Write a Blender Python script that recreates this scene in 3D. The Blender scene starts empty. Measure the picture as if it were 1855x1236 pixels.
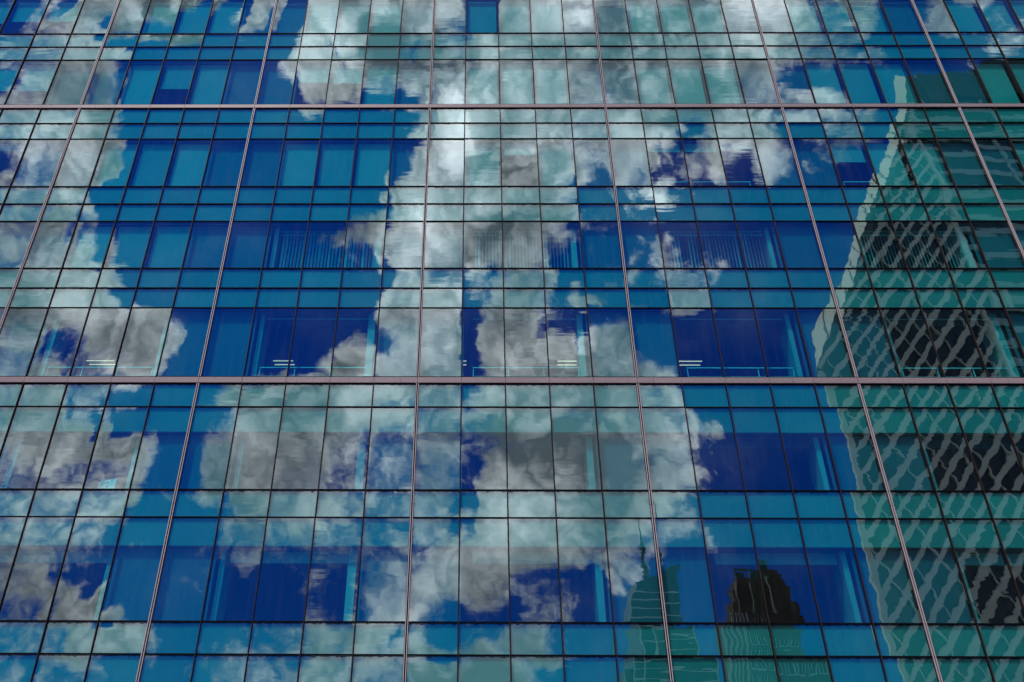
import bpy, bmesh, math, random
from mathutils import Vector, Matrix

random.seed(7)
scene = bpy.context.scene
COL = scene.collection
R = math.radians

# ------------------------------------------------------------------ camera
# A person on the far pavement, 24.8 m from the glass wall, looking up.
CAM = Vector((9.55, -24.77, 1.6))
cam_data = bpy.data.cameras.new("camera")
cam = bpy.data.objects.new("camera", cam_data)
COL.objects.link(cam)
cam.location = CAM
pitch, yaw, roll = R(31.93), R(-0.5), R(0.31)
fwd = Vector((math.sin(yaw) * math.cos(pitch), math.cos(yaw) * math.cos(pitch), math.sin(pitch)))
rgt = Vector((math.cos(yaw), -math.sin(yaw), 0.0))
upv = rgt.cross(fwd)
r2 = math.cos(roll) * rgt + math.sin(roll) * upv
u2 = -math.sin(roll) * rgt + math.cos(roll) * upv
cam.rotation_euler = Matrix((r2, u2, -fwd)).transposed().to_euler()
cam_data.sensor_width = 36.0
cam_data.lens = 36.0 * 1500.0 / 1855.0
cam_data.shift_x = 73.44 / 1855.0
cam_data.shift_y = -0.93 / 1855.0
cam_data.clip_end = 6000.0
scene.camera = cam

# ------------------------------------------------------------------ render / exposure
scene.view_settings.view_transform = 'Standard'
scene.view_settings.look = 'None'
scene.view_settings.gamma = 1.0
scene.view_settings.exposure = 0.0
scene.view_settings.use_curve_mapping = False
scene.render.engine = 'CYCLES'
cy = scene.cycles
cy.use_denoising = True
cy.max_bounces = 5
cy.diffuse_bounces = 2
cy.glossy_bounces = 2
cy.use_adaptive_sampling = True
cy.adaptive_threshold = 0.02
cy.transparent_max_bounces = 12
cy.transmission_bounces = 4
cy.caustics_reflective = False
cy.caustics_refractive = False
cy.sample_clamp_indirect = 4.0

# ------------------------------------------------------------------ node helpers
def nd(nt, kind, **kw):
    n = nt.nodes.new(kind)
    for k, v in kw.items():
        setattr(n, k, v)
    return n

def mth(nt, op, a, b=None, c=None, clamp=False):
    n = nt.nodes.new('ShaderNodeMath')
    n.operation = op
    n.use_clamp = clamp
    for i, v in enumerate((a, b, c)):
        if v is None:
            continue
        if hasattr(v, 'links'):
            nt.links.new(v, n.inputs[i])
        else:
            n.inputs[i].default_value = v
    return n.outputs[0]

def mrange(nt, val, a, b, c=0.0, d=1.0, kind='LINEAR'):
    n = nt.nodes.new('ShaderNodeMapRange')
    n.interpolation_type = kind
    n.clamp = True
    nt.links.new(val, n.inputs[0])
    for i, v in zip((1, 2, 3, 4), (a, b, c, d)):
        n.inputs[i].default_value = v
    return n.outputs[0]

def mixc(nt, fac, a, b):
    n = nt.nodes.new('ShaderNodeMix')
    n.data_type = 'RGBA'
    for idx, v in ((0, fac), (6, a), (7, b)):
        if hasattr(v, 'links'):
            nt.links.new(v, n.inputs[idx])
        elif idx == 0:
            n.inputs[0].default_value = v
        else:
            n.inputs[idx].default_value = (v[0], v[1], v[2], 1.0)
    return n.outputs[2]

# ------------------------------------------------------------------ world: clear sky with drifting cumulus
# Coverage of the cloud deck in the half of the sky behind the viewer, given as
# bands of tan(elevation); every band lists  tan(azimuth)*1000 : cover in percent.
CLOUD_BANDS = [
    (0.1818, "-546:30 -533:35 -524:10 -505:10 -500:40 -481:40 -459:30 -446:45 -435:30 -404:15 -393:5 -328:5 -310:20 -293:40 -267:35 -241:50 -197:60 -161:52 -134:42 -87:47 -78:72 -63:87 -26:82 -8:67 0:77 24:87 42:65 57:30 68:15 79:25 87:25 96:3 122:0 220:0 426:0 437:25 480:25 493:0 621:0"),
    (0.2139, "-556:40 -527:50 -514:35 -505:82 -478:87 -401:87 -392:72 -383:50 -374:30 -367:5 -334:0 -278:10 -267:30 -210:35 -196:52 -144:65 -104:72 -95:55 -90:20 -77:55 -66:40 -53:20 -22:5 -8:25 18:35 36:15 45:47 58:67 80:72 98:60 118:30 133:15 155:5 168:0 224:0 633:0"),
    (0.2485, "-567:60 -537:70 -521:55 -508:77 -492:87 -476:50 -465:20 -447:15 -440:50 -426:77 -410:77 -404:30 -399:0 -238:0 -227:15 -205:25 -182:30 -167:5 -147:10 -140:30 -128:62 -99:67 -72:67 -54:40 -22:20 -18:10 3:25 25:20 41:5 68:38 81:47 102:25 108:5 149:0 160:20 183:10 216:5 228:0 644:0"),
    (0.2784, "-576:50 -553:60 -523:65 -514:30 -500:30 -491:10 -438:5 -373:20 -332:20 -311:5 -219:5 -213:25 -196:45 -169:30 -162:40 -158:20 -137:45 -114:50 -78:65 -23:70 35:62 55:45 67:20 106:15 126:5 151:10 161:50 188:45 202:20 220:10 266:5 278:0 655:0"),
    (0.3093, "-586:50 -572:60 -508:50 -450:35 -440:25 -426:10 -398:5 -375:25 -321:35 -211:35 -172:40 -146:45 -86:35 -79:50 -60:65 -46:80 -23:75 35:75 96:67 154:60 205:50 224:12 259:15 278:5 282:0 666:0"),
    (0.3434, "-596:45 -503:45 -453:50 -444:20 -434:10 -420:30 -408:25 -401:10 -386:15 -327:35 -320:50 -203:55 -175:50 -144:45 -140:32 -87:32 -80:45 -57:42 -45:60 -23:66 -20:25 -14:45 -4:77 41:78 100:75 157:66 209:52 223:30 237:40 240:50 264:40 276:10 287:3 448:0 452:15 462:0"),
    (0.3794, "-607:50 -510:55 -449:65 -440:70 -432:40 -427:0 -413:10 -401:35 -391:20 -364:20 -326:40 -321:65 -268:66 -207:60 -179:50 -140:42 -87:38 -79:50 -50:55 -43:25 -19:10 -7:25 0:67 34:77 94:77 155:72 208:62 245:50 251:50 269:35 273:25 297:20 309:5 341:0 466:0 480:35 487:20"),
    (0.4175, "-619:45 -569:50 -500:42 -448:50 -441:72 -426:75 -422:40 -418:10 -414:0 -384:0 -376:50 -359:80 -327:77 -265:75 -201:62 -182:48 -145:42 -83:45 -51:60 -44:20 -24:25 -19:10 15:15 25:55 32:77 96:82 155:77 212:66 248:60 265:30 274:40 281:15 318:15 342:0 703:0"),
    (0.4596, "-632:60 -607:70 -574:82 -505:87 -455:87 -445:75 -437:30 -430:40 -423:8 -420:0 -384:0 -379:40 -367:70 -329:82 -253:77 -203:67 -186:52 -135:42 -80:47 -45:55 -25:60 -17:40 5:35 33:50 65:75 91:82 153:80 213:70 251:66 254:38 266:40 282:25 304:30 319:20 337:0 717:0"),
    (0.4984, "-644:60 -628:65 -618:87 -559:85 -515:80 -507:40 -502:12 -464:5 -448:0 -386:0 -366:10 -348:30 -338:60 -327:78 -245:82 -207:75 -167:62 -148:55 -141:42 -87:42 -25:55 -10:52 33:65 41:70 95:70 100:58 156:60 161:70 259:50 266:62 274:40 276:42 282:50 310:60 318:40 325:10 343:2 731:0"),
    (0.5336, "-655:55 -628:60 -615:82 -576:87 -568:60 -558:30 -542:50 -524:50 -512:10 -500:20 -471:10 -393:0 -359:10 -351:25 -343:20 -336:50 -325:72 -268:87 -210:85 -193:80 -140:75 -81:65 -26:60 -21:45 -5:18 5:50 34:65 42:80 96:80 102:68 156:68 164:75 263:50 270:72 279:45 281:45 288:10 302:2 341:0 743:0"),
    (0.5824, "-670:45 -635:60 -627:25 -611:15 -571:20 -563:50 -536:50 -509:60 -498:80 -474:85 -453:75 -434:50 -426:30 -419:3 -242:0 -231:20 -215:50 -197:75 -181:75 -157:60 -140:20 -130:75 -85:75 -77:90 -24:82 -13:20 0:15 8:65 32:80 157:82 218:85 239:80 268:70 276:30 283:5 760:0"),
    (0.6196, "-681:50 -646:65 -632:50 -625:30 -602:30 -580:35 -567:55 -559:72 -493:75 -450:80 -417:65 -412:10 -406:0 -235:0 -219:10 -203:30 -184:50 -177:50 -157:20 -146:5 -138:10 -124:20 -105:40 -87:70 -78:90 -24:85 -19:30 -16:5 0:5 7:65 33:80 92:82 124:78 143:70 147:40 154:10 162:70 184:82 214:75 222:50 230:30 237:10 290:10 301:5 314:20 335:0 773:0"),
    (0.6590, "-693:60 -652:70 -624:87 -582:82 -571:65 -560:72 -455:75 -445:10 -433:15 -419:10 -412:0 -195:5 -149:10 -140:60 -88:70 -80:88 -25:82 -20:5 3:10 17:45 44:75 94:75 102:50 113:40 121:15 135:20 154:5 165:15 226:8 306:10 334:5 361:0 786:0"),
    (0.6969, "-705:70 -634:75 -570:80 -536:75 -513:45 -508:0 -468:10 -457:15 -449:2 -183:2 -151:5 -141:15 -134:60 -78:70 -62:50 -50:60 -25:60 -19:15 3:30 31:20 39:55 73:65 95:60 106:30 123:20 146:50 165:60 190:40 207:20 221:15 246:30 268:20 282:50 296:60 317:55 334:25 346:3 395:0 799:0"),
    (0.7330, "-716:75 -659:80 -624:85 -567:85 -553:80 -539:70 -530:25 -525:0 -211:0 -186:0 -182:15 -145:10 -137:50 -88:60 -80:40 -51:45 -28:35 -20:20 -11:50 6:50 26:20 40:60 65:65 97:60 117:65 126:15 156:10 162:30 182:20 193:35 216:30 227:50 256:30 284:40 288:70 301:55 316:50 333:30 356:40 378:15 387:0 812:0"),
    (0.7734, "-729:40 -699:40 -685:60 -635:70 -612:85 -592:75 -580:40 -570:0 -220:0 -214:10 -205:30 -200:20 -156:15 -148:35 -142:75 -87:80 -26:85 -14:75 32:70 69:65 82:35 101:60 119:50 129:12 156:10 168:40 181:15 214:5 246:35 274:35 286:50 296:60 316:40 322:55 324:20 350:10 359:20 388:5 408:0 826:0"),
    (0.8186, "-743:50 -686:60 -674:70 -656:95 -639:75 -631:20 -621:40 -612:50 -601:30 -594:0 -253:0 -236:50 -218:30 -209:60 -189:50 -165:60 -148:70 -142:85 -77:85 -27:80 32:72 94:70 103:45 150:30 159:10 185:35 209:10 241:15 277:5 288:20 316:45 328:15 351:10 366:20 395:10 416:0 841:0"),
    (0.8598, "-755:50 -698:55 -686:75 -640:70 -633:20 -625:40 -607:50 -600:10 -595:0 -156:0 -147:30 -135:70 -117:85 -84:90 -24:90 36:85 96:80 123:60 153:30 198:15 227:10 239:40 254:30 287:20 321:10 334:12 342:2 393:0 856:0"),
    (0.8965, "-767:55 -699:50 -687:70 -668:85 -644:70 -632:60 -619:75 -609:40 -601:0 -199:0 -158:0 -149:30 -140:80 -88:85 -79:95 -15:90 36:85 97:85 125:70 146:40 170:25 216:12 228:20 246:40 273:30 292:50 316:60 332:40 339:50 343:25 365:5 396:0 868:0"),
    (0.9404, "-780:20 -761:40 -696:50 -686:90 -637:95 -627:80 -593:82 -585:50 -579:0 -203:0 -183:30 -171:2 -146:5 -140:20 -115:40 -99:80 -84:90 -25:95 -16:80 34:85 93:70 151:70 173:50 198:30 213:25 221:60 235:70 253:30 278:50 284:30 313:15 321:10 332:15 344:40 375:20 443:15 450:50 467:65 486:50 498:35 513:10 541:35 560:20 587:5 621:0"),
    (0.9960, "-797:20 -765:50 -702:60 -689:85 -670:97 -647:90 -631:65 -606:65 -600:30 -595:0 -207:0 -149:0 -139:20 -114:30 -108:70 -92:85 -76:90 -25:95 -16:85 35:80 95:75 155:75 164:60 215:55 224:70 278:70 309:75 320:30 335:60 339:40 342:30 396:45 402:80 458:80 509:50 521:15 572:20 581:40 631:35 639:10"),
    (1.0409, "-811:55 -759:60 -701:55 -691:90 -636:80 -616:70 -600:40 -592:0 -211:0 -145:0 -129:30 -110:30 -90:60 -81:100 -23:95 -13:80 45:75 83:90 156:85 164:55 222:60 276:65 286:85 325:40 337:75 345:30 373:30 394:55 402:95 460:90 470:60 518:35 524:15 581:25 591:35 636:50 645:70 671:35 681:0"),
    (1.0766, "-822:60 -756:60 -707:55 -699:30 -689:75 -668:65 -631:75 -618:50 -612:10 -605:0 -213:0 -144:0 -121:10 -105:40 -87:60 -80:100 -26:95 -16:80 156:85 164:65 221:65 280:75 346:60 363:60 395:70 401:85 455:82 461:60 515:45 580:55 635:45 641:30 654:60 677:25 691:0 930:0"),
    (1.1383, "-841:10 -828:50 -767:60 -696:80 -683:70 -666:40 -646:60 -626:50 -616:20 -609:0 -327:0 -319:60 -307:85 -270:75 -247:50 -157:50 -140:40 -90:60 -80:75 -17:85 160:90 210:55 220:50 236:70 276:85 337:95 371:90 404:85 464:75 470:50 520:38 573:25 590:30 639:20 705:10 952:10"),
    (1.1911, "-858:25 -827:45 -758:65 -700:80 -683:40 -665:45 -645:70 -631:20 -623:0 -351:0 -340:40 -327:80 -272:90 -252:80 -150:80 -89:72 -27:70 -17:85 98:85 156:90 170:75 224:60 237:80 288:95 344:100 395:100 405:90 455:88 462:60 533:50 543:30 631:35 648:25 699:15 746:30 850:10 901:30 945:25"),
    (1.2386, "-872:50 -698:55 -684:70 -670:65 -661:10 -649:0 -572:0 -551:15 -530:0 -350:0 -339:30 -329:80 -318:100 -266:90 -257:20 -254:40 -239:60 -205:75 -142:60 -108:45 -87:75 -49:50 -24:70 38:90 97:85 159:70 217:70 228:80 279:90 350:100 385:95 394:100 453:90 515:75 577:60 642:50 693:35 755:15 806:0 878:5 916:20 947:40 986:30"),
    (1.2752, "-884:50 -823:55 -760:65 -700:55 -691:0 -576:5 -566:20 -555:0 -354:10 -337:50 -323:90 -263:70 -258:40 -246:35 -228:75 -169:75 -118:45 -102:60 -84:80 -67:55 -32:45 -18:30 -4:80 45:90 96:85 157:75 217:75 238:85 354:95 389:95 459:90 521:80 581:60 643:45 702:35 761:15 782:5 883:0 942:15 983:45 999:40"),
    (1.3416, "-904:0 -882:5 -877:30 -835:35 -814:50 -795:30 -765:20 -759:80 -687:90 -636:95 -631:75 -579:75 -573:100 -516:95 -508:50 -488:15 -449:10 -438:70 -388:60 -382:0 -326:0 -317:50 -266:75 -262:65 -201:100 -147:85 -86:80 -31:70 -20:25 14:10 37:30 46:70 96:80 157:85 207:55 222:80 272:50 282:85 336:90 362:90 394:85 419:55 451:80 515:90 583:90 626:75 640:40 690:40 701:65 750:60 772:10 821:5 860:25 882:60 931:60 949:35 984:25 1022:10"),
]
SUN_EL, SUN_AZ = R(57.0), R(-35.0)      # azimuth measured from -Y towards +X
sun_dir = Vector((math.sin(SUN_AZ) * math.cos(SUN_EL), -math.cos(SUN_AZ) * math.cos(SUN_EL), math.sin(SUN_EL)))

world = bpy.data.worlds.new("World")
scene.world = world
world.use_nodes = True
nt = world.node_tree
nt.nodes.clear()
out = nd(nt, 'ShaderNodeOutputWorld')
bg = nd(nt, 'ShaderNodeBackground')
bg.inputs['Strength'].default_value = 0.1
nt.links.new(bg.outputs[0], out.inputs[0])
sky = nd(nt, 'ShaderNodeTexSky', sky_type='NISHITA')
sky.sun_disc = False
sky.sun_elevation = SUN_EL
sky.sun_rotation = math.atan2(sun_dir.x, sun_dir.y)
sky.altitude = 50.0
sky.air_density = 1.0
sky.dust_density = 0.2
sky.ozone_density = 3.0
tc = nd(nt, 'ShaderNodeTexCoord')
D = tc.outputs['Generated']
sep = nd(nt, 'ShaderNodeSeparateXYZ')
nt.links.new(D, sep.inputs[0])
ny = mth(nt, 'MAXIMUM', mth(nt, 'MULTIPLY', sep.outputs[1], -1.0), 0.05)
U = mth(nt, 'DIVIDE', sep.outputs[0], ny)
V = mth(nt, 'DIVIDE', sep.outputs[2], ny)
# feathery displacement of the cloud edges
warp = nd(nt, 'ShaderNodeTexNoise')
warp.inputs['Scale'].default_value = 16.0
warp.inputs['Detail'].default_value = 5.0
nt.links.new(D, warp.inputs['Vector'])
wsep = nd(nt, 'ShaderNodeSeparateColor')
nt.links.new(warp.outputs['Color'], wsep.inputs[0])
U = mth(nt, 'ADD', U, mth(nt, 'MULTIPLY', mth(nt, 'SUBTRACT', wsep.outputs[0], 0.5), 0.075))
V = mth(nt, 'ADD', V, mth(nt, 'MULTIPLY', mth(nt, 'SUBTRACT', wsep.outputs[1], 0.5), 0.075))
U01 = mrange(nt, U, -1.0, 1.12)
def band_curve(txt):
    n = nt.nodes.new('ShaderNodeFloatCurve')
    cur = n.mapping.curves[0]
    pts = [(max(0.0, min(1.0, (float(a) / 1000 + 1.0) / 2.12)), float(b) / 100) for a, b in (t.split(':') for t in txt.split())]
    if pts[0][0] > 0: pts.insert(0, (0.0, pts[0][1]))
    if pts[-1][0] < 1: pts.append((1.0, pts[-1][1]))
    cur.points[0].location = pts[0]
    cur.points[1].location = pts[-1]
    for p in pts[1:-1]:
        cur.points.new(*p)
    for p in cur.points:
        p.handle_type = 'VECTOR'
    n.mapping.update()
    nt.links.new(U01, n.inputs['Value'])
    return n.outputs[0]
cover = band_curve(CLOUD_BANDS[0][1])
for i in range(1, len(CLOUD_BANDS)):
    row = band_curve(CLOUD_BANDS[i][1])
    w = mrange(nt, V, CLOUD_BANDS[i - 1][0], CLOUD_BANDS[i][0], kind='SMOOTHSTEP')
    m = nd(nt, 'ShaderNodeMix')
    nt.links.new(w, m.inputs[0]); nt.links.new(cover, m.inputs[2]); nt.links.new(row, m.inputs[3])
    cover = m.outputs[0]
# the rest of the sky carries the same kind of broken cloud
big = nd(nt, 'ShaderNodeTexNoise')
big.inputs['Scale'].default_value = 2.6
big.inputs['Detail'].default_value = 3.0
nt.links.new(D, big.inputs['Vector'])
rest = mrange(nt, big.outputs[0], 0.36, 0.64)
side = mth(nt, 'MULTIPLY', mrange(nt, sep.outputs[1], -0.30, -0.46), mrange(nt, mth(nt, 'ABSOLUTE', U), 1.25, 1.0))
side = mth(nt, 'MULTIPLY', side, mth(nt, 'MULTIPLY', mrange(nt, V, 0.02, 0.14), mrange(nt, V, 1.75, 1.45)))
m = nd(nt, 'ShaderNodeMix')
nt.links.new(side, m.inputs[0]); nt.links.new(rest, m.inputs[2]); nt.links.new(cover, m.inputs[3])
cover = m.outputs[0]
n1 = nd(nt, 'ShaderNodeTexNoise')
n1.inputs['Scale'].default_value = 17.0
n1.inputs['Detail'].default_value = 9.0
n1.inputs['Roughness'].default_value = 0.66
n1.inputs['Distortion'].default_value = 0.5
nt.links.new(D, n1.inputs['Vector'])
# rounded puffs of the cumulus heads
pw = nd(nt, 'ShaderNodeVectorMath', operation='SCALE')
nt.links.new(warp.outputs['Color'], pw.inputs[0]); pw.inputs['Scale'].default_value = 0.085
pa = nd(nt, 'ShaderNodeVectorMath', operation='ADD')
nt.links.new(D, pa.inputs[0]); nt.links.new(pw.outputs[0], pa.inputs[1])
bil = nd(nt, 'ShaderNodeTexNoise')
bil.inputs['Scale'].default_value = 21.0
bil.inputs['Detail'].default_value = 3.0
bil.inputs['Roughness'].default_value = 0.45
nt.links.new(pa.outputs[0], bil.inputs['Vector'])
puff = mrange(nt, mth(nt, 'ABSOLUTE', mth(nt, 'SUBTRACT', bil.outputs[0], 0.5)), 0.0, 0.17)
n2 = nd(nt, 'ShaderNodeTexNoise')
n2.inputs['Scale'].default_value = 8.5
n2.inputs['Detail'].default_value = 7.0
n2.inputs['Roughness'].default_value = 0.52
mp = nd(nt, 'ShaderNodeMapping')
mp.inputs['Location'].default_value = (3.1, 1.7, 5.3)
nt.links.new(D, mp.inputs[0]); nt.links.new(mp.outputs[0], n2.inputs['Vector'])
n3 = nd(nt, 'ShaderNodeTexNoise')
n3.inputs['Scale'].default_value = 48.0
n3.inputs['Detail'].default_value = 8.0
n3.inputs['Roughness'].default_value = 0.6
n3.inputs['Distortion'].default_value = 1.6
nt.links.new(D, n3.inputs['Vector'])
fine = mth(nt, 'SUBTRACT', n3.outputs[0], 0.5)
amp = mrange(nt, cover, 0.25, 0.85, 0.95, 0.40)           # thick cloud is closed, thin cloud is torn
rag = mth(nt, 'ADD', mth(nt, 'MULTIPLY', mth(nt, 'SUBTRACT', n1.outputs[0], 0.5), 0.66),
          mth(nt, 'ADD', mth(nt, 'MULTIPLY', fine, 0.46), mth(nt, 'MULTIPLY', mth(nt, 'SUBTRACT', puff, 0.5), 0.22)))
dens = mth(nt, 'SUBTRACT', mth(nt, 'ADD', cover, mth(nt, 'MULTIPLY', rag, amp)), 0.045)
alpha = mrange(nt, dens, 0.17, 0.66, kind='SMOOTHSTEP')
veil = mth(nt, 'MULTIPLY', mrange(nt, n2.outputs[0], 0.42, 0.66), 0.03)      # thin high haze in the clear parts
alpha = mth(nt, 'MAXIMUM', alpha, veil)
rim = mrange(nt, dens, 0.85, 0.42)                       # thin edges let the light through, thick cores stay grey
glare = mrange(nt, cover, 0.76, 1.0)
tex = mth(nt, 'ADD', mth(nt, 'MULTIPLY', mth(nt, 'SUBTRACT', n2.outputs[0], 0.5), 1.6), mth(nt, 'MULTIPLY', fine, 0.30))
tex = mth(nt, 'ADD', tex, mth(nt, 'MULTIPLY', mth(nt, 'SUBTRACT', puff, 0.5), 0.32))
shade = mth(nt, 'ADD', mth(nt, 'MULTIPLY', rim, 0.26), mth(nt, 'MULTIPLY', glare, 0.42))
shade = mth(nt, 'ADD', shade, mth(nt, 'ADD', tex, 0.16), clamp=True)
shade = mth(nt, 'POWER', shade, 1.35)
shade = mth(nt, 'MULTIPLY', shade, mrange(nt, sep.outputs[2], 0.15, 0.75, 0.50, 1.0))
CLOUD_DARK, CLOUD_LIGHT = (3.3, 4.1, 4.8), (50.0, 51.0, 51.0)
cloud = mixc(nt, shade, CLOUD_DARK, CLOUD_LIGHT)
deep = nd(nt, 'ShaderNodeMix', data_type='RGBA', blend_type='MULTIPLY')   # the deep polarised blue of the photograph
deep.inputs[0].default_value = 1.0
nt.links.new(sky.outputs[0], deep.inputs[6])
nt.links.new(mixc(nt, mrange(nt, sep.outputs[2], 0.15, 0.62), (0.018, 0.25, 0.86), (0.016, 0.31, 1.38)), deep.inputs[7])
nt.links.new(mixc(nt, alpha, deep.outputs[2], cloud), bg.inputs['Color'])

# ------------------------------------------------------------------ sun, softened by thin cloud
sd = bpy.data.lights.new("sun", 'SUN')
sd.energy = 2.5
sd.angle = R(6.0)
sd.color = (1.0, 0.94, 0.86)
sun = bpy.data.objects.new("sun", sd)
COL.objects.link(sun)
sun.rotation_euler = sun_dir.to_track_quat('Z', 'Y').to_euler()
sun.location = (-60, -80, 120)

# ------------------------------------------------------------------ object helpers
class MB:
    """Collects boxes, prisms and polygons into one mesh."""
    def __init__(self):
        self.v, self.f, self.m = [], [], []
    def box(self, x0, x1, y0, y1, z0, z1, mi=0, front=None):
        b = len(self.v)
        self.v += [(x0, y0, z0), (x1, y0, z0), (x1, y1, z0), (x0, y1, z0), (x0, y0, z1), (x1, y0, z1), (x1, y1, z1), (x0, y1, z1)]
        self.f += [tuple(b + i for i in q) for q in ((0, 1, 5, 4), (1, 2, 6, 5), (2, 3, 7, 6), (3, 0, 4, 7), (4, 5, 6, 7), (3, 2, 1, 0))]
        self.m += [mi if front is None else front] + [mi] * 5
        return self
    def poly(self, pts, mi=0):
        b = len(self.v)
        self.v += [tuple(p) for p in pts]
        self.f.append(tuple(range(b, b + len(pts))))
        self.m.append(mi)
        return self
    def bar(self, a, b, w, d, normal=(0, 1, 0), mi=0):
        """A straight bar of width w and depth d from a to b."""
        a, b, n = Vector(a), Vector(b), Vector(normal).normalized()
        t = (b - a).normalized()
        s = t.cross(n).normalized() * (w / 2)
        n = n * (d / 2)
        k = len(self.v)
        for p in (a, b):
            self.v += [tuple(p - s - n), tuple(p + s - n), tuple(p + s + n), tuple(p - s + n)]
        self.f += [tuple(k + i for i in q) for q in ((0, 1, 5, 4), (1, 2, 6, 5), (2, 3, 7, 6), (3, 0, 4, 7), (3, 2, 1, 0), (4, 5, 6, 7))]
        self.m += [mi] * 6
        return self
    def mesh(self, name, mats):
        me = bpy.data.meshes.new(name)
        me.from_pydata(self.v, [], self.f)
        for mt in (mats if isinstance(mats, (list, tuple)) else [mats]):
            me.materials.append(mt)
        if any(self.m):
            me.polygons.foreach_set('material_index', self.m)
        bm = bmesh.new(); bm.from_mesh(me)
        bmesh.ops.recalc_face_normals(bm, faces=bm.faces)
        bm.to_mesh(me); bm.free()
        return me
    def build(self, name, mats, parent=None, loc=(0, 0, 0)):
        return put(name, self.mesh(name, mats), parent, loc)

def put(name, me, parent=None, loc=(0, 0, 0)):
    o = bpy.data.objects.new(name, me)
    COL.objects.link(o)
    o.location = loc
    o.parent = parent
    return o

def empty(name, loc=(0, 0, 0)):
    o = bpy.data.objects.new(name, None)
    COL.objects.link(o)
    o.location = loc
    return o

def tag(o, label=None, cat=None, group=None, kind=None):
    for k, v in (('label', label), ('category', cat), ('group', group), ('kind', kind)):
        if v:
            o[k] = v
    return o

# ------------------------------------------------------------------ materials
def pmat(name, col, rough=0.6, metal=0.0, var=0.0, scale=3.0, stretch=(1, 1, 1), spec=0.5, emit=None, estr=0.0):
    """Principled paint / metal / stone with mottled tone."""
    m = bpy.data.materials.new(name)
    m.use_nodes = True
    t = m.node_tree
    p = t.nodes['Principled BSDF']
    p.inputs['Roughness'].default_value = rough
    p.inputs['Metallic'].default_value = metal
    p.inputs['Specular IOR Level'].default_value = spec
    p.inputs['Base Color'].default_value = (*col, 1)
    if var:
        geo = nd(t, 'ShaderNodeNewGeometry')
        mpp = nd(t, 'ShaderNodeMapping')
        mpp.inputs['Scale'].default_value = stretch
        t.links.new(geo.outputs['Position'], mpp.inputs[0])
        n = nd(t, 'ShaderNodeTexNoise')
        n.inputs['Scale'].default_value = scale
        n.inputs['Detail'].default_value = 6
        t.links.new(mpp.outputs[0], n.inputs['Vector'])
        f = mrange(t, n.outputs[0], 0.3, 0.7)
        lo = tuple(c * (1 - var) for c in col)
        hi = tuple(min(1, c * (1 + var * 0.6)) for c in col)
        t.links.new(mixc(t, f, lo, hi), p.inputs['Base Color'])
    if emit:
        p.inputs['Emission Color'].default_value = (*emit, 1)
        p.inputs['Emission Strength'].default_value = estr
    return m

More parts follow.
